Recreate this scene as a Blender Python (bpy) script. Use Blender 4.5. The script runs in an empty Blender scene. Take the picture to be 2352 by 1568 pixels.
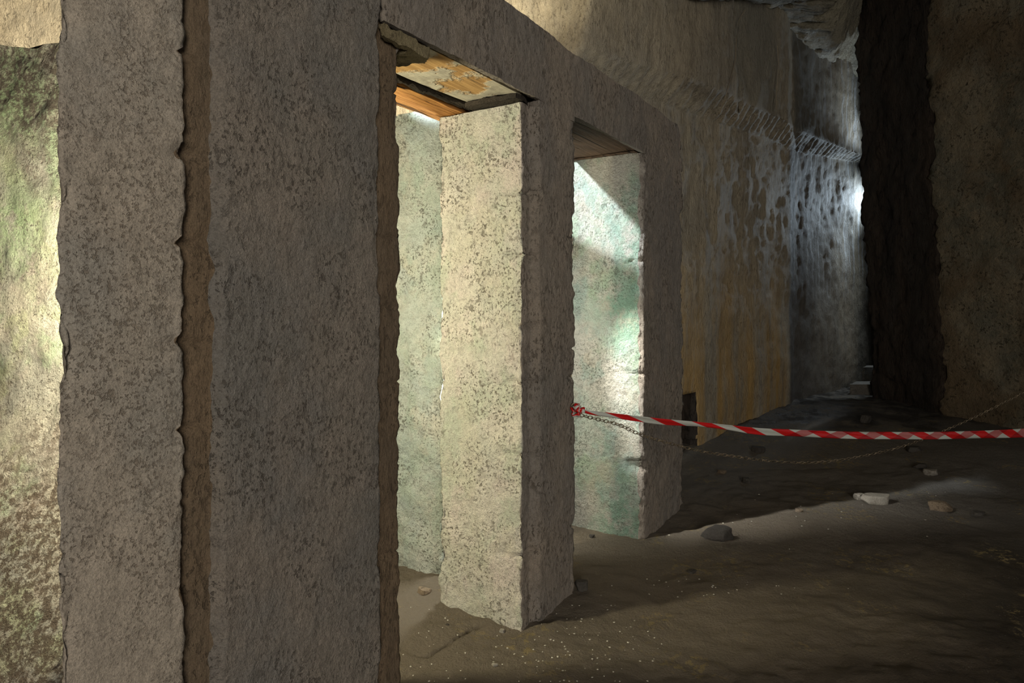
import bpy, math, random
import numpy as np
from mathutils import Vector

sc = bpy.context.scene
COL = sc.collection

# ------------------------------------------------------------------ camera
cd = bpy.data.cameras.new('camera')
cam = bpy.data.objects.new('camera', cd)
COL.objects.link(cam)
cam.location = (0, 0, 1.5)
cam.rotation_euler = (math.pi / 2, 0, 0)
cd.sensor_width = 36.0
cd.lens = 36.0 * 1500 / 2352
cd.shift_y = -84 / 2352
cd.clip_start = 0.05
sc.camera = cam

# ------------------------------------------------------------------ world, exposure
sc.view_settings.view_transform = 'Standard'
sc.view_settings.look = 'None'
sc.view_settings.gamma = 1.0
sc.view_settings.use_curve_mapping = False
sc.view_settings.exposure = 0.0
w = bpy.data.worlds.new('world')
sc.world = w
w.use_nodes = True
bgn = w.node_tree.nodes['Background']
bgn.inputs[0].default_value = (0.86, 0.90, 1.0, 1)
bgn.inputs[1].default_value = 0.20

def area(name, loc, target, size, power, color, sizey=None):
    l = bpy.data.lights.new(name, 'AREA')
    l.energy = power; l.color = color; l.size = size
    if sizey: l.shape = 'RECTANGLE'; l.size_y = sizey
    o = bpy.data.objects.new(name, l); COL.objects.link(o)
    o.location = loc
    o.rotation_euler = (Vector(target) - Vector(loc)).to_track_quat('-Z', 'Y').to_euler()
    return o

def spot(name, loc, target, power, color, angle, blend=0.6, radius=0.08):
    l = bpy.data.lights.new(name, 'SPOT')
    l.energy = power; l.color = color; l.spot_size = math.radians(angle)
    l.spot_blend = blend; l.shadow_soft_size = radius
    o = bpy.data.objects.new(name, l); COL.objects.link(o)
    o.location = loc
    o.rotation_euler = (Vector(target) - Vector(loc)).to_track_quat('-Z', 'Y').to_euler()
    return o

# added soft fill from behind the viewer
area('front_fill', (0.9, -4.0, 2.0), (1.9, 5.0, 3.0), 1.7, 205, (1.0, 0.93, 0.83))
# bare work lamp standing behind the nearest pier
lp_ = bpy.data.lights.new('pier_lamp', 'POINT'); lp_.energy = 165; lp_.color = (1.0, 0.93, 0.68); lp_.shadow_soft_size = 0.07
lo_ = bpy.data.objects.new('pier_lamp', lp_); COL.objects.link(lo_); lo_.location = (-1.60, 2.45, 1.60)
# cool daylight falling in high up behind the pillars
spot('chamber_daylight', (-1.50, 3.05, 3.40), (0.665, 4.30, 2.18), 1500, (0.80, 0.90, 1.0), 21, 0.35, 0.05)
# second lamp on the back of the middle pillar
lp_ = bpy.data.lights.new('pillar_lamp', 'POINT'); lp_.energy = 64; lp_.color = (0.95, 0.97, 0.92); lp_.shadow_soft_size = 0.05
lo_ = bpy.data.objects.new('pillar_lamp', lp_); COL.objects.link(lo_); lo_.location = (-0.205, 3.635, 1.25)
spot('strip_fill', (-0.205, 3.635, 2.10), (1.75, 4.22, 0.20), 600, (0.97, 0.97, 0.95), 36, 0.7, 0.03)  # added spot that brightens the strip across the floor
# lamp deep in the chamber that lights the rock above the lintel
spot('rear_lamp', (-2.0, 4.9, 2.6), (-2.2, 6.2, 4.3), 640, (1.0, 0.90, 0.68), 152, 0.4, 0.1)
spot('shaft_daylight', (6.15, 10.62, 3.25), (4.9, 9.45, 2.95), 150, (0.70, 0.86, 1.0), 80, 0.9, 0.12)
spot('stair_fill', (6.4, 9.95, 4.5), (5.0, 9.2, 0.3), 320, (0.75, 0.88, 1.0), 46, 0.9, 0.2)  # extra spot added to lift the steps and the wet floor
spot('shaft_skylight', (5.6, 9.75, 3.6), (4.5, 8.75, 4.95), 85, (0.75, 0.88, 1.0), 70, 0.8, 0.12)

# ------------------------------------------------------------------ numpy noise
def _hash(i, j, k, seed):
    h = (i.astype(np.int64) * 374761393 + j.astype(np.int64) * 668265263 +
         k.astype(np.int64) * 2147483647 + seed * 974634777) & 0xFFFFFFFF
    h = ((h ^ (h >> 13)) * 1274126177) & 0xFFFFFFFF
    h = ((h ^ (h >> 16)) * 2246822519) & 0xFFFFFFFF
    return ((h ^ (h >> 15)) & 0xFFFFFF) / float(0xFFFFFF)

def vnoise(p, seed=0):
    f = np.floor(p); t = p - f; t = t * t * t * (t * (t * 6 - 15) + 10)
    i, j, k = f[:, 0], f[:, 1], f[:, 2]
    r = 0
    for a in (0, 1):
        for b in (0, 1):
            for c in (0, 1):
                wgt = (t[:, 0] if a else 1 - t[:, 0]) * (t[:, 1] if b else 1 - t[:, 1]) * (t[:, 2] if c else 1 - t[:, 2])
                r = r + wgt * _hash(i + a, j + b, k + c, seed)
    return r * 2 - 1

def fbm(p, scale, octaves=3, seed=0, stretch=(1, 1, 1), gain=0.5):
    q = p * np.array(stretch) * scale
    r = np.zeros(len(p)); amp = 1.0
    for o in range(octaves):
        r += amp * vnoise(q + 17.3 * o, seed + o)
        q = q * 2.03; amp *= gain
    return r

# ------------------------------------------------------------------ materials
class NT:
    def __init__(s, name):
        s.m = bpy.data.materials.new(name); s.m.use_nodes = True
        s.t = s.m.node_tree; s.b = s.t.nodes['Principled BSDF']
        s.pos = s.t.nodes.new('ShaderNodeNewGeometry').outputs['Position']
    def n(s, typ, **kw):
        nd = s.t.nodes.new(typ)
        for k, v in kw.items(): setattr(nd, k, v)
        return nd
    def link(s, a, b): s.t.links.new(a, b)
    def mapping(s, scale=(1, 1, 1), loc=(0, 0, 0), rot=(0, 0, 0)):
        m = s.n('ShaderNodeMapping'); m.inputs['Scale'].default_value = scale
        m.inputs['Location'].default_value = loc; m.inputs['Rotation'].default_value = rot
        s.link(s.pos, m.inputs['Vector']); return m.outputs[0]
    def noise(s, scale, detail=4, rough=0.6, vec=None, dist=0.0):
        nd = s.n('ShaderNodeTexNoise'); nd.inputs['Scale'].default_value = scale
        nd.inputs['Detail'].default_value = detail; nd.inputs['Roughness'].default_value = rough
        nd.inputs['Distortion'].default_value = dist
        s.link(vec or s.pos, nd.inputs['Vector']); return nd.outputs['Fac']
    def ramp(s, fac, a, b, va=0.0, vb=1.0):
        nd = s.n('ShaderNodeMapRange'); nd.interpolation_type = 'SMOOTHSTEP'
        s.link(fac, nd.inputs[0])
        nd.inputs[1].default_value = a; nd.inputs[2].default_value = b
        nd.inputs[3].default_value = va; nd.inputs[4].default_value = vb
        return nd.outputs[0]
    def mix(s, fac, a, b, blend='MIX'):
        nd = s.n('ShaderNodeMix', data_type='RGBA', blend_type=blend)
        for sock, v in ((nd.inputs[0], fac), (nd.inputs[6], a), (nd.inputs[7], b)):
            if isinstance(v, (int, float)): sock.default_value = v
            elif isinstance(v, tuple): sock.default_value = (*v, 1)
            else: s.link(v, sock)
        return nd.outputs[2]
    def math(s, op, a, b=0.0, c=0.0):
        nd = s.n('ShaderNodeMath', operation=op)
        for k, v in enumerate((a, b, c)):
            if isinstance(v, (int, float)): nd.inputs[k].default_value = v
            else: s.link(v, nd.inputs[k])
        return nd.outputs[0]
    def xyz(s):
        nd = s.n('ShaderNodeSeparateXYZ'); s.link(s.pos, nd.inputs[0]); return nd.outputs
    def bump(s, h, dist, strength=1.0, prev=None):
        nd = s.n('ShaderNodeBump'); nd.inputs['Distance'].default_value = dist
        nd.inputs['Strength'].default_value = strength
        s.link(h, nd.inputs['Height'])
        if prev: s.link(prev, nd.inputs['Normal'])
        return nd.outputs[0]
    def done(s, color, normal=None, rough=0.9, spec=0.25):
        if isinstance(color, tuple): s.b.inputs['Base Color'].default_value = (*color, 1)
        else: s.link(color, s.b.inputs['Base Color'])
        if normal: s.link(normal, s.b.inputs['Normal'])
        if isinstance(rough, (int, float)): s.b.inputs['Roughness'].default_value = rough
        else: s.link(rough, s.b.inputs['Roughness'])
        s.b.inputs['Specular IOR Level'].default_value = spec
        return s.m

def tuff(name, c1, c2, pit, moss=0.0, streak=0.0, pits=0.6, bump=1.0, mossc=(0.20, 0.26, 0.14),
         rough=0.92, stain=None, stretchz=1.0, mscale=1.6, extra=None, spec=0.2, pitscale=1.0, blotch=None):
    t = NT(name)
    st = t.mapping((1, 1, stretchz))
    big = t.ramp(t.noise(2.2, 5, 0.62, st), 0.40, 0.60)
    c = t.mix(big, c1, c2)
    if blotch:
        for k, (bc, off) in enumerate(zip(blotch, (2.0, 9.0, 15.0))):
            bf = t.math('MULTIPLY', t.ramp(t.noise(4.5, 4, 0.6, t.mapping((1, 1, 0.8), (off, 1.0, off))), 0.52, 0.64), 0.6)
            c = t.mix(bf, c, bc)
    mid = t.ramp(t.noise(24, 7, 0.75, st), 0.46, 0.60)
    c = t.mix(t.math('MULTIPLY', mid, 0.4), c, tuple(x * 0.62 for x in c1))
    if stain:
        sf = t.ramp(t.noise(1.3, 5, 0.6, t.mapping((1, 1, 0.7), (5, 2, 1))), 0.46, 0.60)
        c = t.mix(t.math('MULTIPLY', sf, 0.75), c, stain)
    if moss > 0:
        mf = t.ramp(t.noise(mscale, 4, 0.6, t.mapping((1, 1, 0.75), (3, 7, 2))), 0.44, 0.62)
        mf = t.math('MULTIPLY', mf, t.ramp(t.noise(9, 5, 0.75), 0.36, 0.56))
        c = t.mix(t.math('MULTIPLY', mf, moss), c, mossc)
    if streak > 0:
        sv = t.mapping((1, 1, 0.06), (1, 3, 0))
        sf = t.ramp(t.noise(9, 5, 0.7, sv), 0.48, 0.68)
        c = t.mix(t.math('MULTIPLY', sf, streak), c, tuple(x * 0.35 for x in c1))
    # dark pits and specks
    p1 = t.ramp(t.noise(75 * pitscale, 4, 0.65, st), 0.555, 0.63)
    p2 = t.ramp(t.noise(30 * pitscale, 5, 0.7, st), 0.57, 0.65)
    cl = t.ramp(t.noise(5, 4, 0.6), 0.40, 0.60, 0.25, 1.0)
    pm = t.math('MULTIPLY', t.math('MAXIMUM', p1, t.math('MULTIPLY', p2, 0.8)), cl)
    c = t.mix(t.math('MULTIPLY', pm, pits), c, pit)
    grain = t.noise(210, 3, 0.7)
    c = t.mix(t.ramp(grain, 0.42, 0.60, 0.0, 0.4), c, tuple(x * 0.5 for x in c2))
    if extra: c = extra(t, c)
    h = t.math('ADD', t.math('MULTIPLY', t.noise(22, 8, 0.72, st), 1.3), t.math('MULTIPLY', t.noise(85, 4, 0.65, st), 0.5))
    h = t.math('SUBTRACT', h, t.math('MULTIPLY', pm, 0.35))
    vo = t.n('ShaderNodeTexVoronoi'); vo.inputs['Scale'].default_value = 34; t.link(st, vo.inputs['Vector'])
    h = t.math('ADD', h, t.math('MULTIPLY', vo.outputs['Distance'], 0.25))
    nrm = t.bump(h, 0.022 * bump, 0.9)
    return t.done(c, nrm, rough, spec)

BEIGE1, BEIGE2 = (0.47, 0.43, 0.37), (0.37, 0.36, 0.33)
M = {}
M['pier'] = tuff('weathered_tuff_pier', (0.40, 0.34, 0.275), (0.31, 0.285, 0.25), (0.10, 0.08, 0.06), moss=0.3, mossc=(0.26, 0.245, 0.20), pits=0.75, bump=1.4, stretchz=0.8)
M['pier_smooth'] = tuff('smooth_speckled_pier', (0.50, 0.425, 0.335), (0.41, 0.37, 0.31), (0.16, 0.115, 0.075), moss=0.15, mossc=(0.27, 0.26, 0.21), pits=0.55, bump=0.5, pitscale=1.3)
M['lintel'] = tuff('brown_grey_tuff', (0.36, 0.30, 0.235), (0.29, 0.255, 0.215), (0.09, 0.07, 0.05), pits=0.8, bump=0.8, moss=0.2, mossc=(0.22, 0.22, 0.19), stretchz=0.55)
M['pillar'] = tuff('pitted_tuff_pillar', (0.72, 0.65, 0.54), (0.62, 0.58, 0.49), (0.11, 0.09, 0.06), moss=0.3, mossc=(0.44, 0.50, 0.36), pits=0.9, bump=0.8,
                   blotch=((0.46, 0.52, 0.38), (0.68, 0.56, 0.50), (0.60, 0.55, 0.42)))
M['mossy'] = tuff('mossy_tuff_pillar', (0.50, 0.46, 0.38), (0.38, 0.42, 0.34), (0.10, 0.10, 0.07), moss=0.95, mossc=(0.22, 0.36, 0.25), pits=0.7, bump=1.8, mscale=1.1,
                  blotch=((0.28, 0.38, 0.23), (0.42, 0.36, 0.27), (0.27, 0.38, 0.32)))
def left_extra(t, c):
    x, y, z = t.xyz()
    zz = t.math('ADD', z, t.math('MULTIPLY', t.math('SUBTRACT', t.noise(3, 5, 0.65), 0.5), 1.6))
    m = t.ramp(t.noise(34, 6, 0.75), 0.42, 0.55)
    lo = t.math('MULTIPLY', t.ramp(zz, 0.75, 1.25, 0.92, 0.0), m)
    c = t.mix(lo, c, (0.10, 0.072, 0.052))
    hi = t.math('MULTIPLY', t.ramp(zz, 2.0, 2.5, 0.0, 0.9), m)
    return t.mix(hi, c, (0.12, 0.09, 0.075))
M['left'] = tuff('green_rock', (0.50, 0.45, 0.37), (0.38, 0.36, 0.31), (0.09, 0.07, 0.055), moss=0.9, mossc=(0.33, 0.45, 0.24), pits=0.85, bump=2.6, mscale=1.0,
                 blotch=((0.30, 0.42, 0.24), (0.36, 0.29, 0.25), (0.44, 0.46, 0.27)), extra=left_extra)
M['rear'] = tuff('pale_chamber_rock', (0.58, 0.57, 0.49), (0.48, 0.52, 0.46), (0.12, 0.11, 0.08), moss=0.55, mossc=(0.38, 0.48, 0.38), pits=0.85, bump=0.9,
                 blotch=((0.40, 0.48, 0.38), (0.56, 0.52, 0.42), (0.42, 0.48, 0.46)))
M['block'] = tuff('brown_damp_rock', (0.42, 0.34, 0.22), (0.32, 0.285, 0.205), (0.05, 0.035, 0.02), moss=0.5, mossc=(0.12, 0.14, 0.11), pits=0.85, bump=2.4, stain=(0.22, 0.145, 0.075), mscale=1.2, pitscale=0.35)
M['dark'] = tuff('dark_rock', (0.095, 0.07, 0.052), (0.065, 0.055, 0.046), (0.012, 0.010, 0.008), streak=0.8, pits=0.7, bump=1.6, stretchz=0.3, pitscale=0.4)
M['ceil'] = tuff('carved_ceiling_rock', (0.58, 0.52, 0.37), (0.44, 0.40, 0.30), (0.10, 0.085, 0.06), streak=0.0, pits=0.5, bump=2.4, rough=0.55, spec=0.5, pitscale=0.5)

def far_extra(t, c):
    x, y, z = t.xyz()
    wob = t.math('MULTIPLY', t.math('SUBTRACT', t.noise(2.2, 4, 0.6), 0.5), 1.2)
    zz = t.math('ADD', z, wob)
    # orange mineral runs low on the near part of the wall
    low = t.ramp(zz, 0.2, 2.7, 1.0, 0.0)
    near = t.ramp(x, 3.3, 3.6, 1.0, 0.0)
    sv = t.mapping((1, 1, 0.05), (2, 3, 0))
    so = t.ramp(t.noise(5, 5, 0.65, sv), 0.36, 0.62)
    c = t.mix(t.math('MULTIPLY', t.math('MULTIPLY', low, near), t.math('MULTIPLY', so, 0.9)), c, (0.50, 0.31, 0.10))
    # stained dark facet farther off with pale runs; upper part painted as shade
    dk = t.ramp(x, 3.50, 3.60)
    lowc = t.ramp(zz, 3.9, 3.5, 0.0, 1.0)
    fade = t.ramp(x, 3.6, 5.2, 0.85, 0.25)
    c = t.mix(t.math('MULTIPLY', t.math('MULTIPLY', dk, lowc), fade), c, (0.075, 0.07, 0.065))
    pr = t.ramp(t.noise(11, 5, 0.7, sv), 0.5, 0.62)
    hi = t.ramp(zz, 1.3, 2.6)
    c = t.mix(t.math('MULTIPLY', t.math('MULTIPLY', pr, hi), t.math('MULTIPLY', dk, 0.85)), c, (0.60, 0.62, 0.63))
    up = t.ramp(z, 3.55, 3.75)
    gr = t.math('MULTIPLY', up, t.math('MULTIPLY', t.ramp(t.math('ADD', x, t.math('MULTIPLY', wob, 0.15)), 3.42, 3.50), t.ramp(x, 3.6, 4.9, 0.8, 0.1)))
    c = t.mix(gr, c, (0.085, 0.085, 0.075))  # upper facet turned from the light: its shade put into the colour
    g2 = t.math('MULTIPLY', up, t.math('MULTIPLY', t.ramp(x, 2.30, 2.36), t.ramp(x, 2.9, 3.1, 0.5, 0.15)))
    c = t.mix(g2, c, (0.19, 0.19, 0.16))
    low_dark = t.ramp(z, 0.0, 1.3, 0.55, 0.0)  # far facet gets darker towards its foot
    c = t.mix(t.math('MULTIPLY', low_dark, dk), c, (0.05, 0.04, 0.03))
    return c
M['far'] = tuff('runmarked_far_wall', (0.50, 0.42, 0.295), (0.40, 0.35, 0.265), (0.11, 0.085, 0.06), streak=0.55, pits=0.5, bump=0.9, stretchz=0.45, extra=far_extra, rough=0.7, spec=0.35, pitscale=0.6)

def floor_mat():
    t = NT('earth_floor')
    x, y, z = t.xyz()
    c = t.mix(t.ramp(t.noise(1.4, 6, 0.65), 0.36, 0.64), (0.085, 0.064, 0.042), (0.050, 0.038, 0.026))
    c = t.mix(t.ramp(t.noise(13, 6, 0.75), 0.48, 0.60, 0, 0.7), c, (0.035, 0.027, 0.018))
    # pale dusty ground around the pillars' feet, along the screen wall
    lx = t.math('ADD', t.math('MULTIPLY', x, 0.8336), t.math('MULTIPLY', y, -0.5524))
    dist = t.math('ADD', lx, t.math('MULTIPLY', t.math('SUBTRACT', t.noise(1.8, 5, 0.6), 0.5), 1.6))
    dust = t.ramp(dist, -0.9, 0.55, 0.9, 0.0)
    c = t.mix(dust, c, (0.245, 0.20, 0.145))
    far = t.ramp(t.math('ADD', y, t.math('MULTIPLY', x, 0.45)), 5.1, 6.2)
    c = t.mix(t.math('MULTIPLY', far, 0.8), c, (0.21, 0.185, 0.15))
    # ochre crust patches
    pt = t.math('MULTIPLY', t.ramp(t.noise(2.1, 3, 0.5, t.mapping((1, 1, 1), (4.4, 1.2, 0))), 0.53, 0.62), t.ramp(t.noise(22, 6, 0.75), 0.53, 0.58))
    c = t.mix(t.math('MULTIPLY', pt, 0.75), c, (0.38, 0.29, 0.13))
    # wet blackened patch by the stairs
    wx = t.math('ADD', y, t.math('MULTIPLY', t.math('SUBTRACT', t.noise(1.6, 5, 0.65), 0.5), 1.8))
    wet = t.math('MULTIPLY', t.ramp(wx, 6.9, 7.3), t.ramp(t.noise(3.5, 5, 0.7), 0.36, 0.56))
    c = t.mix(t.math('MULTIPLY', wet, 0.85), c, (0.03, 0.027, 0.025))
    # pale grit grains
    vo = t.n('ShaderNodeTexVoronoi'); vo.inputs['Scale'].default_value = 75; t.link(t.pos, vo.inputs['Vector'])
    gr = t.math('MULTIPLY', t.ramp(vo.outputs['Distance'], 0.16, 0.24, 1.0, 0.0), t.ramp(t.noise(6, 4, 0.7), 0.52, 0.66))
    c = t.mix(t.math('MULTIPLY', gr, 0.6), c, (0.38, 0.34, 0.27))
    h = t.math('ADD', t.noise(19, 9, 0.72), t.math('MULTIPLY', t.noise(90, 4, 0.7), 0.4))
    nrm = t.bump(h, 0.06, 1.0)
    rough = t.math('SUBTRACT', 0.93, t.math('MULTIPLY', wet, 0.62))
    return t.done(c, nrm, rough, 0.3)
M['floor'] = floor_mat()

def wood(name, c1, c2, dark, ang, scale=1.0, grime=0.3, rough=0.75):
    t = NT(name)
    r = t.n('ShaderNodeVectorRotate', rotation_type='Z_AXIS'); r.inputs['Angle'].default_value = -ang
    t.link(t.pos, r.inputs['Vector'])
    m = t.n('ShaderNodeMapping'); m.inputs['Scale'].default_value = (0.06 * scale, 1.0 * scale, 1.0 * scale)
    t.link(r.outputs[0], m.inputs['Vector'])
    g = t.noise(60, 5, 0.65, m.outputs[0], 0.6)
    c = t.mix(t.ramp(g, 0.35, 0.65), c1, c2)
    crack = t.ramp(t.noise(26, 5, 0.6, m.outputs[0], 0.4), 0.55, 0.60)
    c = t.mix(t.math('MULTIPLY', crack, 0.9), c, dark)
    gm = t.ramp(t.noise(7, 5, 0.7), 0.45, 0.65)
    c = t.mix(t.math('MULTIPLY', gm, grime), c, tuple(0.5 * x for x in c1))
    h = t.math('SUBTRACT', g, t.math('MULTIPLY', crack, 1.2))
    return t.done(c, t.bump(h, 0.014, 1.0), rough, 0.25)

DA = math.atan2(0.8336, 0.5524)
M['beam'] = wood('orange_timber', (0.52, 0.25, 0.07), (0.34, 0.14, 0.035), (0.03, 0.015, 0.008), DA)
M['brown_board'] = wood('brown_board', (0.11, 0.065, 0.036), (0.06, 0.036, 0.02), (0.02, 0.012, 0.008), DA, 0.8, 0.5)

def plaster_board():
    t = NT('flaking_plastered_board')
    r = t.n('ShaderNodeVectorRotate', rotation_type='Z_AXIS'); r.inputs['Angle'].default_value = -DA
    t.link(t.pos, r.inputs['Vector'])
    m = t.n('ShaderNodeMapping'); m.inputs['Scale'].default_value = (0.07, 1, 1); t.link(r.outputs[0], m.inputs['Vector'])
    g = t.noise(45, 5, 0.6, m.outputs[0], 0.5)
    cw = t.mix(t.ramp(g, 0.35, 0.65), (0.46, 0.28, 0.11), (0.30, 0.17, 0.06))
    pl = t.mix(t.ramp(t.noise(14, 5, 0.7), 0.4, 0.65), (0.46, 0.42, 0.32), (0.34, 0.31, 0.24))
    f = t.ramp(t.noise(4.2, 5, 0.6), 0.48, 0.56)
    c = t.mix(f, cw, pl)
    c = t.mix(t.ramp(t.noise(18, 5, 0.7, m.outputs[0]), 0.62, 0.68), c, (0.05, 0.04, 0.03))
    return t.done(c, t.bump(t.math('ADD', g, f), 0.006, 1.0), 0.85, 0.2)
M['plboard'] = plaster_board()

def tape_mat():
    t = NT('barrier_tape_film')
    uv = t.n('ShaderNodeUVMap'); uv.uv_map = 'uv'
    sp = t.n('ShaderNodeSeparateXYZ'); t.link(uv.outputs[0], sp.inputs[0])
    u, v = sp.outputs[0], sp.outputs[1]
    per = 0.27
    a = t.math('FRACT', t.math('ADD', t.math('DIVIDE', u, per), t.math('MULTIPLY', v, 0.42)))
    b = t.math('FRACT', t.math('SUBTRACT', t.math('DIVIDE', u, per), t.math('MULTIPLY', v, 0.42)))
    fa = t.math('LESS_THAN', a, 0.5); fb = t.math('LESS_THAN', b, 0.5)
    # folded double only along the untwisted stretch
    dbl = t.math('GREATER_THAN', u, 1.35)
    fb2 = t.math('MULTIPLY', fb, dbl)
    c = t.mix(fb2, (0.50, 0.51, 0.45), (0.42, 0.13, 0.12))
    c2 = t.mix(fb2, (0.55, 0.012, 0.012), (0.34, 0.008, 0.010))
    c = t.mix(fa, c, c2)
    h = t.noise(60, 3, 0.5)
    return t.done(c, t.bump(h, 0.003, 0.4), 0.28, 0.5)
M['tape'] = tape_mat()

def metal_mat():
    t = NT('rusty_chain_steel')
    c = t.mix(t.ramp(t.noise(40, 3), 0.4, 0.6), (0.34, 0.27, 0.18), (0.14, 0.11, 0.07))
    t.b.inputs['Metallic'].default_value = 0.7
    return t.done(c, None, 0.42, 0.5)
M['chain'] = metal_mat()
M['stone_pale'] = tuff('pale_loose_stone', (0.42, 0.38, 0.31), (0.34, 0.31, 0.26), (0.15, 0.12, 0.09), pits=0.4, bump=0.6)
M['stone_brown'] = tuff('brown_loose_stone', (0.24, 0.18, 0.12), (0.18, 0.14, 0.10), (0.07, 0.05, 0.03), pits=0.5, bump=0.6)
M['stone_dark'] = tuff('dark_loose_stone', (0.10, 0.09, 0.075), (0.08, 0.07, 0.06), (0.03, 0.025, 0.02), pits=0.5, bump=0.6)
M['soot'] = tuff('crumbled_mortar', (0.07, 0.055, 0.04), (0.05, 0.042, 0.032), (0.015, 0.012, 0.01), pits=0.5, bump=0.8)

# ------------------------------------------------------------------ mesh helpers
def mesh_obj(name, V, F, mats, parent=None, base=None, smooth=True, fm=None):
    V = np.asarray(V, float)
    if base is None:
        base = np.array([V[:, 0].mean(), V[:, 1].mean(), V[:, 2].min()])
    base = np.asarray(base, float)
    me = bpy.data.meshes.new(name)
    me.from_pydata((V - base).tolist(), [], F)
    if not isinstance(mats, (list, tuple)): mats = [mats]
    for m in mats: me.materials.append(m)
    if fm is not None: me.polygons.foreach_set('material_index', fm)
    if smooth: me.polygons.foreach_set('use_smooth', [True] * len(me.polygons))
    me.update()
    o = bpy.data.objects.new(name, me); COL.objects.link(o)
    o.location = base
    if parent:
        o.parent = parent; o.location = Vector(base) - parent.location
    return o

def tag(o, label, cat, group=None):
    o['label'] = label; o['category'] = cat; o['kind'] = 'thing'
    if group: o['group'] = group
    return o

def struct(o, label=None):
    o['kind'] = 'structure'
    if label: o['label'] = label
    return o

P2 = np.array([0.062, 2.98]); DV = np.array([0.5524, 0.8336]); NV = np.array([-0.8336, 0.5524])
def W(s, dp): return P2 + s * DV + dp * NV

def prism(name, poly, z0, z1, res, mats, amp=0.010, chip=0.02, cracks=(), closed=True, fm_fun=None,
          parent=None, seed=0, edge_scale=7.0, ridge=0.0, ztop_fun=None, capfaces=True, zamp=0.0):
    """Upright block: a polygon in plan (counter-clockwise) raised from z0 to z1, densely gridded and weathered."""
    pts, corner, seg = [], [], []
    n = len(poly); poly = [np.array(p, float) for p in poly]
    ns = []
    for i in range(n):
        e = poly[(i + 1) % n] - poly[i]; L = np.linalg.norm(e); e = e / L
        ns.append(np.array([e[1], -e[0]]))
    P, N, D, S = [], [], [], []
    for i in range(n):
        a, b = poly[i], poly[(i + 1) % n]; L = np.linalg.norm(b - a)
        k = max(2, int(round(L / res)))
        for q in range(k):
            f = q / k
            P.append(a + (b - a) * f)
            N.append((ns[i] + ns[i - 1]) if q == 0 else ns[i]); N[-1] = N[-1] / max(0.3, np.linalg.norm(N[-1]))
            D.append(min(f, 1 - f) * L); S.append(i)
    P = np.array(P); N = np.array(N); D = np.array(D); m = len(P)
    nz = max(2, int(round((z1 - z0) / res))) + 1
    zs = np.linspace(z0, z1, nz)
    V = np.zeros((nz * m, 3))
    V[:, 0] = np.tile(P[:, 0], nz); V[:, 1] = np.tile(P[:, 1], nz); V[:, 2] = np.repeat(zs, m)
    if ztop_fun is not None:
        k = (V[:, 2] - z0) / (z1 - z0)
        V[:, 2] += k * ztop_fun(V)
    NN = np.zeros_like(V); NN[:, 0] = np.tile(N[:, 0], nz); NN[:, 1] = np.tile(N[:, 1], nz)
    DD = np.tile(D, nz)
    disp = amp * (1.0 * fbm(V, 3.0, 3, 1) + 0.55 * fbm(V, 14, 3, 5) + 0.3 * fbm(V, 45, 2, 9))
    if ridge: disp -= ridge * np.maximum(0, fbm(V, 6.5, 4, 21, (1, 1, 1.0)) - 0.35)
    ed = np.exp(-(DD / 0.028) ** 2)
    rag = np.maximum(0, fbm(V, edge_scale, 4, 31 + seed, (1, 1, 1)) + 0.15) * 0.9 + 0.25 * fbm(V, 50, 2, 41)
    disp -= chip * ed * np.maximum(rag, -0.2)
    for cx, cy, cz, ext, dep, wid in cracks:
        rr = np.hypot(V[:, 0] - cx, V[:, 1] - cy)
        wz = 0.012 * fbm(V, 14, 3, 77)
        g = np.exp(-((V[:, 2] - cz - wz) / wid) ** 2) * np.exp(-(rr / ext) ** 4)
        disp -= dep * g
    V0 = V.copy()
    V += NN * disp[:, None]
    tj = chip * 0.8 * fbm(V0, edge_scale * 1.6, 4, 63, (1, 1, 1)) * np.exp(-(DD / 0.035) ** 2)
    V[:, 0] -= NN[:, 1] * tj; V[:, 1] += NN[:, 0] * tj
    if zamp: V[:, 2] += zamp * fbm(V0, 22, 4, 71)
    F = []
    sid = []
    for j in range(nz - 1):
        for i in range(m):
            i2 = (i + 1) % m
            F.append((j * m + i, j * m + i2, (j + 1) * m + i2, (j + 1) * m + i)); sid.append(S[i])
    if capfaces:
        nv = len(V); V = np.vstack([V, V[(nz - 1) * m:nz * m], V[:m]])
        F.append(tuple(range(nv, nv + m))); sid.append(-1)
        F.append(tuple(reversed(range(nv + m, nv + 2 * m)))); sid.append(-2)
    fm = [fm_fun(s) for s in sid] if fm_fun else None
    return mesh_obj(name, V, F, mats, parent, smooth=True, fm=fm)

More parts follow.
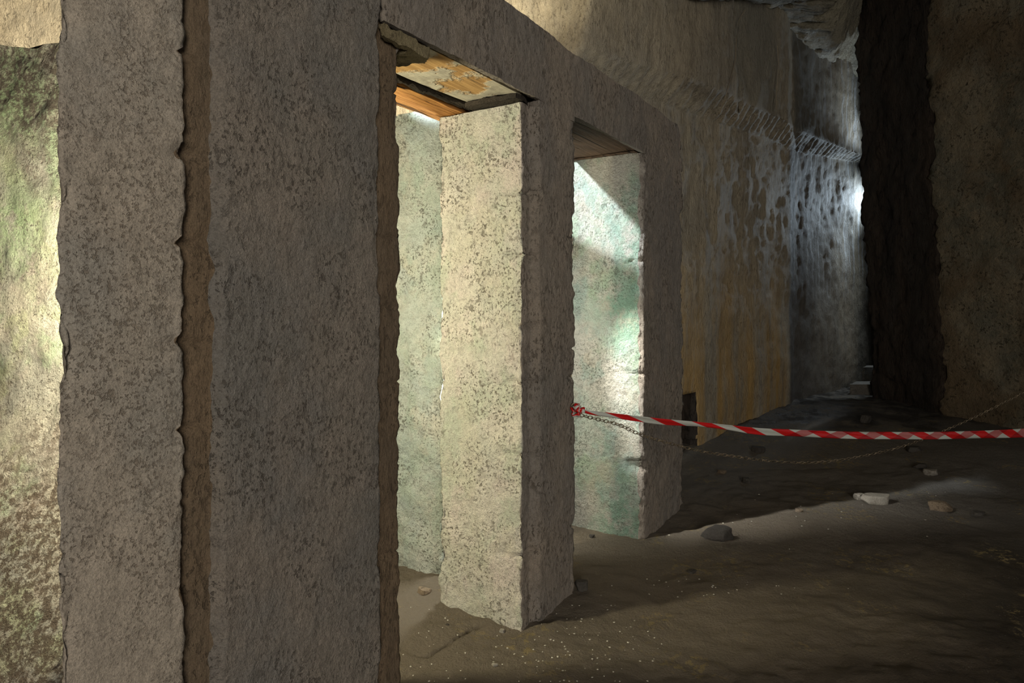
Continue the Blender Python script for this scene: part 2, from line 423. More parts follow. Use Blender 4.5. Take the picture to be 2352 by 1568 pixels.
def lattice(ctrl, res, amp=0.03, scale=1.5, fine=0.01, gouge=0.0, gdir=(1, 1, 1), seed=0, flip=False):
    """ctrl: rows x cols of 3D points; bilinear cells, then weathered along the normal."""
    C = np.array(ctrl, float); R, K = C.shape[:2]
    us = []; 
    for j in range(K - 1):
        L = max(np.linalg.norm(C[:, j + 1] - C[:, j], axis=1)); k = max(1, int(math.ceil(L / res)))
        us += [j + q / k for q in range(k)]
    us.append(K - 1.0)
    vs = []
    for i in range(R - 1):
        L = max(np.linalg.norm(C[i + 1] - C[i], axis=1)); k = max(1, int(math.ceil(L / res)))
        vs += [i + q / k for q in range(k)]
    vs.append(R - 1.0)
    us, vs = np.array(us), np.array(vs)
    ju = np.minimum(us.astype(int), K - 2); fu = us - ju
    iv = np.minimum(vs.astype(int), R - 2); fv = vs - iv
    G = (C[iv][:, ju] * ((1 - fv)[:, None] * (1 - fu)[None])[..., None] + C[iv][:, ju + 1] * ((1 - fv)[:, None] * fu[None])[..., None]
         + C[iv + 1][:, ju] * (fv[:, None] * (1 - fu)[None])[..., None] + C[iv + 1][:, ju + 1] * (fv[:, None] * fu[None])[..., None])
    gu = np.gradient(G, axis=1); gv = np.gradient(G, axis=0)
    N = np.cross(gu, gv); N /= np.maximum(1e-9, np.linalg.norm(N, axis=2))[..., None]
    if flip: N = -N
    nr, nc = G.shape[:2]
    V = G.reshape(-1, 3); NN = N.reshape(-1, 3)
    d = amp * fbm(V, scale, 4, seed) + fine * fbm(V, 12, 3, seed + 7)
    if gouge: d += gouge * fbm(V, 1.0, 3, seed + 13, gdir)
    V = V + NN * d[:, None]
    F = []
    for i in range(nr - 1):
        for j in range(nc - 1):
            q = (i * nc + j, i * nc + j + 1, (i + 1) * nc + j + 1, (i + 1) * nc + j)
            F.append(tuple(reversed(q)) if flip else q)
    return V, F, (us, vs, nr, nc)

# ------------------------------------------------------------------ floor
def floor_z(x, y):
    x = np.asarray(x, float); y = np.asarray(y, float)
    far = np.clip((y + 0.35 * x - 6.2) / 3.6, 0, 1); far = far * far * (3 - 2 * far)
    # low heap of earth along the foot of the screen wall
    lx = 0.8336 * (x - P2[0]) - 0.5524 * (y - P2[1])
    heap = 0.0 * lx
    return 0.24 * far + heap

CRACK = [(-0.50, 2.86), (-0.43, 2.80), (-0.36, 2.79), (-0.31, 2.86), (-0.25, 2.94), (-0.20, 3.03), (-0.15, 3.07)]
def build_floor():
    xs = np.concatenate([np.arange(-7, -1.6, 0.12), np.arange(-1.6, -0.6, 0.025), np.arange(-0.6, 0.2, 0.008), np.arange(0.2, 4.0, 0.025), np.arange(4.0, 9.5, 0.06)])
    ys = np.concatenate([np.arange(-5, 1.4, 0.15), np.arange(1.4, 2.65, 0.025), np.arange(2.65, 3.2, 0.008), np.arange(3.2, 6.0, 0.025), np.arange(6.0, 13.5, 0.06)])
    X, Y = np.meshgrid(xs, ys)
    V = np.stack([X.ravel(), Y.ravel(), floor_z(X.ravel(), Y.ravel())], 1)
    Q = V.copy(); Q[:, 2] = 0
    V[:, 2] += 0.022 * fbm(Q, 1.1, 3, 3) + 0.010 * fbm(Q, 5, 3, 8) + 0.006 * fbm(Q, 19, 3, 12)
    # crack in the ground inside the first doorway
    for (ax, ay), (bx, by) in zip(CRACK[:-1], CRACK[1:]):
        t = np.clip(((V[:, 0] - ax) * (bx - ax) + (V[:, 1] - ay) * (by - ay)) / ((bx - ax) ** 2 + (by - ay) ** 2), 0, 1)
        dd = np.hypot(V[:, 0] - ax - t * (bx - ax), V[:, 1] - ay - t * (by - ay)) + 0.006 * fbm(Q, 25, 2, 5)
        V[:, 2] -= 0.018 * np.exp(-(dd / 0.007) ** 2)
    nc = len(xs); nr = len(ys)
    idx = np.arange(nr * nc).reshape(nr, nc)
    F = np.stack([idx[:-1, :-1].ravel(), idx[:-1, 1:].ravel(), idx[1:, 1:].ravel(), idx[1:, :-1].ravel()], 1).tolist()
    return struct(mesh_obj('floor', V, F, M['floor']), 'trodden brown earth floor of the cave')
build_floor()
def ground(x, y):
    q = np.array([[x, y, 0.0]])
    return float(floor_z(x, y)) + float((0.022 * fbm(q, 1.1, 3, 3) + 0.010 * fbm(q, 5, 3, 8) + 0.006 * fbm(q, 19, 3, 12))[0])

# ------------------------------------------------------------------ far wall with overhanging upper storey
cols = [  # lower xy, ledge z, upper xy (chamfer top), chamfer top z, top xy
    ((-7.0, 4.6), 3.5, (-7.0, 4.3), 3.7, (-7.0, 4.0)),
    ((-0.9, 6.6), 3.45, (-1.0, 6.45), 3.6, (-1.1, 6.5)),
    ((0.42, 5.25), 3.40, (0.55, 5.10), 3.52, (0.88, 5.05)),
    ((1.69, 6.49), 3.42, (1.56, 6.01), 3.60, (1.56, 5.95)),
    ((2.50, 7.30), 3.47, (2.30, 6.74), 3.66, (2.26, 6.66)),
    ((2.56, 7.36), 3.47, (2.34, 6.84), 3.66, (2.30, 6.80)),
    ((2.93, 7.70), 3.48, (2.72, 7.20), 3.66, (2.70, 7.17)),
    ((3.56, 8.36), 3.51, (3.30, 7.76), 3.68, (3.28, 7.76)),
    ((3.74, 8.62), 3.52, (3.46, 8.05), 3.68, (3.44, 8.05)),
    ((5.85, 10.65), 3.77, (5.60, 10.15), 3.76, (5.45, 10.0)),
    ((8.2, 13.0), 3.9, (8.0, 12.6), 3.9, (8.0, 12.4)),
]
rows = [[(c[0][0], c[0][1], -0.35) for c in cols],
        [(c[0][0], c[0][1], c[1]) for c in cols],
        [(c[2][0], c[2][1], c[3]) for c in cols],
        [(c[4][0], c[4][1], 5.4) for c in cols]]
V, F, info = lattice(rows, 0.045, 0.022, 1.6, 0.008, gouge=0.004, gdir=(10, 10, 1.2), seed=50)
us, vs, nr, nc = info
# tool-cut grooves on the sloping underside, and the low dark niche beside the last pillar
G = V.reshape(nr, nc, 3)
for i in range(nr):
    if 0.98 <= vs[i] <= 2.05:
        p = G[i]; wv = np.sin((p[:, 0] + p[:, 1]) * 34 + 5 * (vs[i] - 1) + 1.5 * fbm(p, 2, 2, 4))
        G[i, :, 2] += 0.012 * wv * min(1, 4 * min(vs[i] - 0.95, 2.1 - vs[i]))
kx = G[:, :, 0] / G[:, :, 1]
nich = (kx > 0.2560) & (kx < 0.2810) & (G[:, :, 2] < 0.585)
G[nich] += np.array([-0.5, 0.5, 0]) * 0.5
V = G.reshape(-1, 3)
nf = nich.reshape(-1)
fmi = [1 if any(nf[q] for q in f) else 0 for f in F]  # niche faces take the dark rock: its shade put into the colour
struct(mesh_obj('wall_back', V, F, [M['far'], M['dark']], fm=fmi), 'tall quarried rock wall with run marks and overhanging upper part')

# ------------------------------------------------------------------ ceiling
xs = [-7, -4, -1.0] + [0.4 + 0.25 * i for i in range(30)] + [9.5]; ys = [-5, 1, 4.0] + [4.8 + 0.25 * i for i in range(27)] + [13.5]
def sm(t): t = min(1, max(0, t)); return t * t * (3 - 2 * t)
def cz(x, y):
    z = 4.86 + 1.0 * sm((x - 0.50 * y) / 0.3) * sm((9.6 - y) / 0.7)
    z -= 0.50 * math.exp(-((x - 1.5) ** 2 + (y - 5.9) ** 2) / 1.3)
    z += 0.04 * math.sin(x * 2.1 + y)
    return z
ctrl = [[(x, y, cz(x, y)) for x in xs] for y in ys]
V, F, _ = lattice(ctrl, 0.06, 0.04, 1.2, 0.010, gouge=0.03, gdir=(3, 14, 3), seed=90, flip=True)
struct(mesh_obj('ceiling', V, F, M['ceil']), 'rough hewn cave ceiling')

# ------------------------------------------------------------------ right block / wall
def block_faces(s): return 1 if s in (3,) else 0
bp = [(5.04, 7.6), (5.40, 6.75), (6.9, 3.2), (9.2, 3.2), (9.2, 9.15), (5.02, 9.1)]
bp = [np.array(p) for p in bp]
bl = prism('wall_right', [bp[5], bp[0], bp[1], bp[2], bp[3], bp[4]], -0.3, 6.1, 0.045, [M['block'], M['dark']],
           amp=0.03, chip=0.07, fm_fun=lambda s: 1 if s in (0, 5) else 0, edge_scale=2.5, seed=4)  # side and back faces get the darker rock
me = bl.data
for v in me.vertices:     # slight batter: the corner leans out towards its foot
    if v.co.z > 0 and v.co.x + bl.location.x < 7.5:
        v.co.x -= 0.045 * (v.co.z - 0.3)
struct(bl, 'massive brown rock wall with a dark side face')

# far end of the passage and left end of the chamber
V, F, _ = lattice([[(9.2, 9.0, -0.3), (9.3, 13.4, -0.3), (7.6, 13.3, -0.3)], [(9.2, 9.0, 5.3), (9.3, 13.4, 5.3), (7.6, 13.3, 5.3)]], 0.12, 0.05, 1.4, 0.01, seed=61)
struct(mesh_obj('wall_end', V, F, M['dark']), 'dark rock at the end of the passage')
V, F, _ = lattice([[(-6.9, -4.8, -0.3), (-6.9, 5.0, -0.3)], [(-6.9, -4.8, 5.3), (-6.9, 5.0, 5.3)]], 0.15, 0.08, 1.2, 0.01, seed=62, flip=True)
struct(mesh_obj('wall_side', V, F, M['left']), 'rock side of the chamber')

# ------------------------------------------------------------------ left chamber rock and rear chamber wall
lp = [(-3.9, 3.15), (-2.7, 3.10), (-2.01, 2.90), (-1.5, 2.76), (-1.35, 3.0), (-1.7, 3.5), (-3.9, 3.9)]
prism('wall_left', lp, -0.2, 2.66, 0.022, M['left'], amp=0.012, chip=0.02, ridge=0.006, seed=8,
      ztop_fun=lambda V: 0.05 * fbm(V * np.array([1, 1, 0]), 3.0, 3, 5))
wl = bpy.data.objects['wall_left']
for v in wl.data.vertices:
    z_ = v.co.z + wl.location.z
    if z_ < 1.3:
        k_ = (1.3 - z_) ** 1.6; v.co.y -= 0.42 * k_; v.co.x -= 0.10 * k_
struct(wl, 'green lit rough rock beyond the nearest pier')
rp = [(-1.45, 4.38), (-0.62, 3.71), (-0.375, 3.585), (-0.42, 3.95), (-0.65, 4.25), (-1.3, 4.75)]
prism('wall_rear', rp, -0.2, 2.575, 0.022, M['rear'], amp=0.018, chip=0.03, ridge=0.01, seed=3,
      ztop_fun=lambda V: 0.012 * fbm(V * np.array([1, 1, 0]), 6.0, 3, 5))
struct(bpy.data.objects['wall_rear'], 'pale lit rock inside the first doorway')

# ------------------------------------------------------------------ screen wall: pier, pillars, lintel
R = 0.042   # rebate depth
DEP = 0.52
def poly_w(l): return [W(s, d) for s, d in l]
# front is dp=0; counter-clockwise in plan: go +s along the front, then back
def crk(s, d, z, ext=0.07, dep=0.014, wid=0.007):
    p = W(s, d); return (p[0], p[1], z, ext, dep, wid)
# nearest pier, with a rebated groove in its face
g0, g1 = -1.605, -1.512
pier_poly = [(-1.883, 0), (g0, 0), (g0 + 0.004, 0.035), (g1 - 0.006, 0.026), (g1 + 0.018, 0.0), (-0.923, 0), (-0.920, 0.040), (-0.785, 0.042), (-0.79, 0.40), (-0.86, DEP), (-1.58, DEP)]
cr = []
for z, e_, w_ in ((2.13, .05, .006), (1.885, .06, .016), (1.655, .05, .008), (1.40, .07, .012), (1.185, .05, .005)): cr.append(crk(-1.59, 0.02, z, e_, 0.018, w_))
for z in (2.26, 1.74, 1.49, 1.22, 0.62): cr.append(crk(-0.84, 0.04, z, 0.09, 0.014, 0.005))
def pier_m(s): return 1 if s in (1, 2, 6) else (2 if s in (0, 10) else 0)
M['pier_brown'] = tuff('brown_rebate_stone', (0.22, 0.155, 0.095), (0.18, 0.135, 0.09), (0.06, 0.045, 0.03), pits=0.5, bump=0.7, stretchz=0.5)
o = prism('stone_pier', poly_w(pier_poly), -0.03, 3.1, 0.0095, [M['pier'], M['pier_brown'], M['pier_smooth']], amp=0.0045, chip=0.012, cracks=cr, fm_fun=pier_m, edge_scale=9, seed=1)
tag(o, 'widest and nearest grey stone pier with a brown vertical groove, left of the first doorway', 'pillar')

s0 = 0.03
p2_poly = [(s0, R), (0.10, R), (0.128, 0.0), (0.462, 0), (0.468, 0.045), (0.535, 0.05), (0.53, DEP - 0.02), (0.02, DEP)]
cr = [crk(0.03, 0.05, z, 0.11, 0.028, 0.007) for z in (2.03, 1.73, 1.41, 1.13, 0.80, 0.33)] + [crk(0.50, 0.02, z, 0.09, 0.024, 0.007) for z in (1.84, 1.28, 1.13, 0.36)]
M['pillar_brown'] = M['pier_brown']
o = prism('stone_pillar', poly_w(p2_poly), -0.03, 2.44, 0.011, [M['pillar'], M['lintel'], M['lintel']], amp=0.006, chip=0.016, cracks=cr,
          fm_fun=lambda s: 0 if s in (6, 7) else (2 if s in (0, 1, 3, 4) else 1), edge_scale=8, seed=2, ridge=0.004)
tag(o, 'middle stone pillar between the two doorways, its left side brightly lit and pale', 'pillar')

p3_poly = [(1.395, 0.03), (1.418, 0.0), (2.13, 0), (2.13, DEP), (1.385, DEP), ]
cr = [crk(1.39, 0.05, z, 0.10, 0.03, 0.010) for z in (1.78, 1.06, 0.50)] + [crk(1.39, 0.03, 0.47, 0.09, 0.05, 0.02)]
o = prism('stone_pillar', poly_w(p3_poly), -0.03, 2.47, 0.013, [M['mossy'], M['lintel']], amp=0.009, chip=0.018, cracks=cr,
          fm_fun=lambda s: 0 if s in (4,) else 1, edge_scale=8, seed=6, ridge=0.003)
tag(o, 'farthest stone pillar at the wall end, its left side mottled green', 'pillar')

# lintel: long beam over both doorways, flush with the pillar fronts
def lintel_top(V):
    s = (V[:, 0] - P2[0]) * DV[0] + (V[:, 1] - P2[1]) * DV[1]
    return 0.02 * fbm(V * np.array([1, 1, 0]), 3, 3, 5) - 0.10 * np.clip((s - 2.02) / 0.11, 0, 1) ** 2
lin_poly = [(-0.903, 0.0), (2.13, 0), (2.12, 0.505), (0.125, 0.505), (0.12, 0.33), (-0.74, 0.33), (-0.74, 0.022), (-0.903, 0.022)]
o = prism('stone_lintel', poly_w(lin_poly), 2.505, 2.80, 0.013, [M['lintel']], amp=0.009, chip=0.016, edge_scale=6, seed=1, ztop_fun=lintel_top)
lip = prism('lip', poly_w([(-0.903, 0), (2.13, 0), (2.13, 0.020), (-0.903, 0.020)]), 2.470, 2.505, 0.013, [M['lintel']], amp=0.009, chip=0.004, edge_scale=6, seed=1)
import bmesh
bm = bmesh.new(); bm.from_mesh(lip.data); bm.transform(lip.matrix_basis); lipm = bpy.data.meshes.new('lip'); 
bm.transform(o.matrix_basis.inverted()); bm.to_mesh(lipm); bm.clear(); bm.from_mesh(o.data); bm.from_mesh(lipm); bm.to_mesh(o.data); bm.free()
bpy.data.objects.remove(lip); o.data.update()
tag(o, 'long grey stone lintel running over both doorways on top of the pillars', 'lintel')

# stone above the pillars, closing the gap between pillar head and lintel
def cap(poly, z0, z1, mat, label, cat, name, seed=0, res=0.013, amp=0.009, chip=0.01):
    o = prism(name, poly_w(poly), z0, z1, res, [mat], amp=amp, chip=chip, seed=seed, edge_scale=9)
    return tag(o, label, cat)
cap([(0.128, 0), (0.462, 0), (0.468, 0.30), (0.13, 0.30)], 2.44, 2.470, M['lintel'], 'thin grey stone bed between the middle pillar and the lintel', 'block', 'bed_stone', 2)

# boards and beams
def plank(name, s0, s1, d0, d1, z0, z1, mat, amp=0.004, res=0.02, sag=0.0, chip=0.006, tilt=0.0):
    n1 = max(2, int((s1 - s0) / res)); n2 = max(2, int((d1 - d0) / res)); n3 = max(1, int((z1 - z0) / res))
    V, F = [], []; key = {}
    def vid(i, j, k):
        if (i, j, k) not in key:
            s = s0 + (s1 - s0) * i / n1; d = d0 + (d1 - d0) * j / n2; z = z0 + (z1 - z0) * k / n3
            z += sag * math.sin(math.pi * i / n1) + tilt * (j / n2)
            p = W(s, d); key[(i, j, k)] = len(V); V.append((p[0], p[1], z))
        return key[(i, j, k)]
    for i in range(n1):
        for j in range(n2):
            F.append((vid(i, j, 0), vid(i, j + 1, 0), vid(i + 1, j + 1, 0), vid(i + 1, j, 0)))
            F.append((vid(i, j, n3), vid(i + 1, j, n3), vid(i + 1, j + 1, n3), vid(i, j + 1, n3)))
    for i in range(n1):
        for k in range(n3):
            F.append((vid(i, 0, k), vid(i + 1, 0, k), vid(i + 1, 0, k + 1), vid(i, 0, k + 1)))
            F.append((vid(i, n2, k), vid(i, n2, k + 1), vid(i + 1, n2, k + 1), vid(i + 1, n2, k)))
    for j in range(n2):
        for k in range(n3):
            F.append((vid(0, j, k), vid(0, j, k + 1), vid(0, j + 1, k + 1), vid(0, j + 1, k)))
            F.append((vid(n1, j, k), vid(n1, j + 1, k), vid(n1, j + 1, k + 1), vid(n1, j, k + 1)))
    V = np.array(V)
    ctr = V.mean(0)
    q = V.copy(); al = (q[:, 0] * DV[0] + q[:, 1] * DV[1]); ac = (q[:, 0] * NV[0] + q[:, 1] * NV[1])
    q = np.stack([al * 0.25, ac, q[:, 2]], 1)
    V[:, 2] += amp * fbm(q, 14, 3, 3)
    off = amp * 1.5 * fbm(q, 11, 3, 14)
    V[:, 0] += off * NV[0]; V[:, 1] += off * NV[1]
    return mesh_obj(name, V, F, mat, smooth=False)

o = plank('lintel_board', -0.745, 0.03, 0.036, 0.325, 2.474, 2.500, M['plboard'], amp=0.003, tilt=0.0)
tag(o, 'yellowish board with flaking plaster under the lintel of the first doorway', 'board')
o = plank('timber_beam', -0.74, 0.10, 0.395, 0.57, 2.452, 2.56, M['beam'], amp=0.009, res=0.012)
tag(o, 'cracked orange timber beam behind the lintel of the first doorway', 'beam')
o = plank('lintel_board', 0.545, 1.40, 0.036, 0.49, 2.481, 2.499, M['brown_board'], amp=0.003)
tag(o, 'dark brown board under the lintel of the second doorway', 'board')

# ---- small masonry pieces round the heads of the openings
def lump(name, poly, z0, z1, mat, label, cat, amp=0.012, chip=0.03, seed=0, res=0.007, za=0.0):
    o = prism(name, poly_w(poly), z0 + za * 0.6, z1 - za * 0.6, res, [mat], amp=amp, chip=chip, seed=seed, edge_scale=8, zamp=za)
    return tag(o, label, cat)
M['ochre'] = tuff('ochre_stone', (0.36, 0.30, 0.17), (0.26, 0.21, 0.12), (0.07, 0.055, 0.035), pits=0.6, bump=1.0)
lump('wedge_stone', [(-0.900, 0.004), (-0.66, 0.012), (-0.62, 0.06), (-0.69, 0.17), (-0.755, 0.24), (-0.755, 0.03), (-0.900, 0.026)], 2.415, 2.466, M['ochre'],
     'ochre wedge stone in the upper left corner of the first doorway', 'stone', seed=11, amp=0.008, chip=0.015, za=0.008)
lump('mortar_shim', [(-0.02, 0.03), (0.105, 0.05), (0.125, 0.10), (0.12, 0.325), (-0.03, 0.325), (-0.05, 0.2)], 2.442, 2.471, M['soot'],
     'dark crumbling shim on the head of the middle pillar', 'stone', amp=0.006, chip=0.012, seed=5, za=0.006)
lump('wood_shim', [(1.350, 0.04), (1.43, 0.04), (1.43, 0.50), (1.355, 0.50)], 2.4705, 2.4755, M['brown_board'],
     'splintered brown wood strip on the head of the farthest pillar', 'board', amp=0.005, chip=0.012, seed=6)
lump('mortar_crust', [(-0.745, 0.345), (0.09, 0.345), (0.09, 0.378), (-0.745, 0.378)], 2.455, 2.50, M['soot'],
     'dark crumbly mortar line between plastered board and orange timber', 'mortar', amp=0.006, chip=0.02, seed=15, za=0.012)

# ------------------------------------------------------------------ stairs in the far corner
def box(x0, y0, z0, x1, y1, z1): return [(x0, y0), (x1, y0), (x1, y1), (x0, y1)], z0, z1
st = bpy.data.objects.new('stone_stairs', None); COL.objects.link(st); st.location = (5.4, 9.5, 0.15)
tag(st, 'worn rock steps climbing in the dark corner behind the dark rock face', 'stairs')
M['step'] = tuff('worn_step_rock', (0.22, 0.20, 0.17), (0.17, 0.155, 0.13), (0.05, 0.04, 0.03), pits=0.4, bump=0.8)
# lower and upper step
for (x0, y0, x1, y1, z1, xb) in ((4.79, 9.28, 7.4, 9.66, 0.37, 5.10), (5.19, 9.68, 7.5, 10.0, 0.575, 5.44)):
    prism('step', [(x0, y0), (x1, y0), (x1, y1), (xb, y1)], 0.05, z1, 0.035, [M['step']], amp=0.008, chip=0.02, parent=st, seed=3)

# ------------------------------------------------------------------ loose stones
def gp(px, py):
    k = (px - 1176) / 1500; e = (py - 700) / 1500; Y = 1.5 / e
    for _ in range(12): Y = (1.5 - ground(k * Y, Y)) / e
    return k * Y, Y
def rock_mesh(seed, sx, sy, sz, sub=3, boxy=0.5):
    import bmesh
    bm = bmesh.new(); bmesh.ops.create_icosphere(bm, subdivisions=sub, radius=1.0)
    P = np.array([v.co for v in bm.verts]); 
    F = [tuple(v.index for v in f.verts) for f in bm.faces]; bm.free()
    rnd = np.random.RandomState(seed)
    r = np.ones(len(P))
    for _ in range(9):
        d = rnd.normal(size=3); d /= np.linalg.norm(d); h = 0.55 + 0.25 * rnd.rand()
        r = np.minimum(r, np.where(P @ d > 1e-3, h / np.maximum(P @ d, 1e-3), 9))
    P = P * r[:, None] * (1 + 0.06 * fbm(P + seed, 2.5, 3, seed))[:, None]
    P[:, 2] = np.clip(P[:, 2], -0.4, 0.5)
    P *= np.array([sx, sy, sz])
    P[:, 2] -= P[:, 2].min()
    return P, F
def rock(name, px, py, wpx, hpx, mat, label, cat='stone', seed=0, depth=0.8, rot=0.0, sub=4, sink=0.006):
    x, y = gp(px, py)
    sx = wpx * y / 1500 / 2 * 1.2; sz = hpx * y / 1500 / 1.0
    P, F = rock_mesh(seed, sx, sx * depth, sz, sub)
    c, s_ = math.cos(rot), math.sin(rot)
    P = P @ np.array([[c, s_, 0], [-s_, c, 0], [0, 0, 1]])
    y += sx * depth
    o = mesh_obj(name, P, F, mat, base=(0, 0, 0)); o.location = (x, y, ground(x, y) - sink)
    return tag(o, label, cat)
rock('loose_stone', 1655, 1246, 78, 30, M['stone_dark'], 'dark flat-topped stone on the lit strip of floor', seed=3, depth=0.7)
rock('loose_stone', 2027, 1160, 66, 24, M['stone_pale'], 'long pale stone lying on the lit floor strip', seed=8, depth=0.5)
rock('loose_stone', 1983, 1150, 26, 17, M['stone_pale'], 'small crumbly pale stone left of the long pale stone', seed=12)
rock('loose_stone', 2173, 1178, 46, 24, M['stone_brown'], 'brown angular stone right of the long pale stone', seed=15)
rock('loose_stone', 2148, 1095, 30, 14, M['stone_pale'], 'small pale stone at the upper edge of the light strip near the right wall', seed=21)
rock('loose_stone', 2122, 1080, 26, 12, M['stone_dark'], 'small dark stone just behind a small pale stone near the right wall', seed=22)
rock('loose_stone', 2258, 1186, 30, 12, M['stone_dark'], 'low dark stone at the right edge of the floor', seed=24)
rock('loose_stone', 2108, 1038, 34, 12, M['stone_dark'], 'dark stone at the foot of the right rock wall', seed=25)
rock('loose_stone', 1838, 1176, 18, 9, M['stone_brown'], 'small brown stone standing alone on the bright strip of floor', seed=26)
rock('loose_stone', 1718, 1112, 22, 14, M['stone_dark'], 'dark lump in the shaded floor beyond the farthest pillar', seed=27)
rock('loose_stone', 1745, 1040, 30, 13, M['stone_dark'], 'dark broken stone below the tape in front of the stained wall', seed=28)
rock('loose_stone', 1660, 1088, 20, 8, M['stone_brown'], 'small brown stone in shade near the farthest pillar foot', seed=29)
rock('loose_stone', 1993, 975, 24, 20, M['stone_dark'], 'round black stone at the foot of the dark rock face', seed=30)
rock('loose_stone', 970, 1368, 32, 13, M['stone_brown'], 'flat brown stone on the ground inside the first doorway', seed=31)
rock('loose_stone', 1028, 1436, 9, 6, M['stone_dark'], 'tiny dark stone by the ground crack inside the first doorway', seed=32)
rock('loose_stone', 1152, 1455, 12, 9, M['stone_pale'], 'small pale stone beside the lit foot of the middle pillar', seed=33)
rock('loose_stone', 1136, 1532, 13, 9, M['stone_pale'], 'pale pinkish stone on the dark floor in the foreground', seed=34)
rock('loose_stone', 1338, 1362, 28, 24, M['stone_dark'], 'dark rubble lump at the right foot of the middle pillar', seed=35)
rock('loose_stone', 1360, 1236, 12, 8, M['stone_dark'], 'small dark stone inside the second doorway', seed=36)
rock('loose_stone', 1590, 1318, 26, 7, M['stone_dark'], 'low dark stone standing in for a small hole in the brown floor', seed=37)  # dark rock put in where the ground has a small hole

M['pebble'] = tuff('pale_pebble', (0.66, 0.61, 0.50), (0.55, 0.51, 0.43), (0.3, 0.26, 0.2), pits=0.2, bump=0.2)
# pale grit: counted pebbles, copies of four shapes
peb = []
for q in range(4):
    P, F = rock_mesh(60 + q, 1, 0.85, 0.8, 2)
    o = mesh_obj('pebble', P, F, M['pebble'], base=(0, 0, 0)); COL.objects.unlink(o); peb.append(o)
rr = random.Random(5)
def scatter(n, pxr, pyr, label, group, smin, smax, power=1.0):
    for _ in range(n):
        px = rr.gauss(*pxr); py = min(1564, max(pyr[0], rr.gauss((pyr[0] + pyr[1]) / 2, (pyr[1] - pyr[0]) / 3)))
        x, y = gp(px, py)
        rel = np.array([x, y]) - P2; s_, d_ = rel @ DV, rel @ NV
        if (-0.04 < s_ < 0.58 and -0.02 < d_ < 0.6) or (s_ > 1.36 and s_ < 2.2 and -0.02 < d_ < 0.6) or (s_ < -0.74 and d_ > -0.06): continue
        o = rr.choice(peb).copy(); COL.objects.link(o)
        r = rr.uniform(smin, smax) ; o.scale = (r, r, r * 0.8)
        o.rotation_euler = (0, 0, rr.uniform(0, 6.28)); o.location = (x, y, ground(x, y) - 0.001)
        tag(o, label, 'pebble', group)
scatter(130, (1330, 110), (1390, 1560), 'tiny pale pebble on the dark floor in front of the middle pillar', 'pebbles in front of the middle pillar', 0.003, 0.0065)
scatter(26, (1010, 50), (1380, 1560), 'tiny pale pebble on the ground inside the first doorway', 'pebbles inside the first doorway', 0.003, 0.006)
scatter(34, (1640, 110), (1330, 1370), 'tiny pale pebble on the brown floor right of the middle pillar', 'pebbles on the brown floor', 0.004, 0.007)
scatter(30, (1850, 180), (1130, 1230), 'tiny pale pebble along the bright floor strip', 'pebbles on the bright strip', 0.004, 0.009)

# ------------------------------------------------------------------ tape and chain
TA, TB = np.array([0.345, 3.385]), np.array([5.97, 5.33])
def onplane(px, py):
    k = (px - 1176) / 1500; d = TB - TA
    t = (k * TA[1] - TA[0]) / (d[0] - k * d[1])
    p = TA + d * t
    return np.array([p[0], p[1], 1.5 + (700 - py) / 1500 * p[1]])
def interp(tab, m):
    tab = np.array(tab, float); s_ = np.linspace(tab[0, 0], tab[-1, 0], m)
    # smooth cubic through the points
    out = []
    for c in range(1, tab.shape[1]):
        x, y = tab[:, 0], tab[:, c]; g = np.gradient(y, x)
        i = np.clip(np.searchsorted(x, s_) - 1, 0, len(x) - 2); h = x[i + 1] - x[i]; t = (s_ - x[i]) / h
        out.append((2*t**3-3*t**2+1)*y[i] + (t**3-2*t**2+t)*h*g[i] + (-2*t**3+3*t**2)*y[i+1] + (t**3-t**2)*h*g[i+1])
    return s_, out
bt = bpy.data.objects.new('barrier_tape', None); COL.objects.link(bt); bt.location = (0.36, 3.36, 0.97)
tag(bt, 'red and white barrier tape stretched from the middle pillar to the right rock wall', 'tape')
tab = [(1327, 940, 7), (1350, 946, 9), (1400, 953, 11), (1470, 962, 14), (1520, 968, 15), (1600, 974, 12), (1660, 980, 12), (1740, 990, 16),
       (1820, 994, 16), (1900, 997.5, 16), (2050, 1000, 16), (2200, 999, 17), (2352, 994, 20), (2480, 988, 22), (2560, 983, 22), (2700, 974, 24)]
m = 420
sx_, (yy, ww) = interp(tab, m)
C3 = np.array([onplane(a, b) for a, b in zip(sx_, yy)])
keep = C3[:, 0] < 5.95; C3 = C3[keep]; ww = ww[keep]
L = np.concatenate([[0], np.cumsum(np.linalg.norm(np.diff(C3, axis=0), axis=1))])
dirp = (TB - TA) / np.linalg.norm(TB - TA); nrm2 = np.array([dirp[1], -dirp[0], 0.0])
V, F, UV = [], [], []
nw = 6
for i in range(len(C3)):
    wd = ww[i] * C3[i, 1] / 1500
    tw = 0.5 * math.sin(L[i] * 2.1) * math.exp(-max(0, L[i] - 1.0) * 0.5) + 0.12 * math.sin(L[i] * 5)
    for j in range(nw + 1):
        v = j / nw - 0.5
        off = nrm2 * (math.sin(tw) * v * wd + 0.0025 * math.cos(v * 7 + L[i] * 9)) + np.array([0, 0, 1.0]) * v * wd * math.cos(tw * 0.5)
        V.append(C3[i] + off - nrm2 * 0.0); UV.append((L[i], v + 0.5))
for i in range(len(C3) - 1):
    for j in range(nw):
        F.append((i * (nw + 1) + j, (i + 1) * (nw + 1) + j, (i + 1) * (nw + 1) + j + 1, i * (nw + 1) + j + 1))
def add_uv(o, UV):
    uvl = o.data.uv_layers.new(name='uv'); 
    for lp in o.data.loops: uvl.data[lp.index].uv = UV[lp.vertex_index]
o = mesh_obj('band', V, F, M['tape'], parent=bt, base=V[0]); add_uv(o, UV)
md = o.modifiers.new('thickness', 'SOLIDIFY'); md.thickness = 0.0006
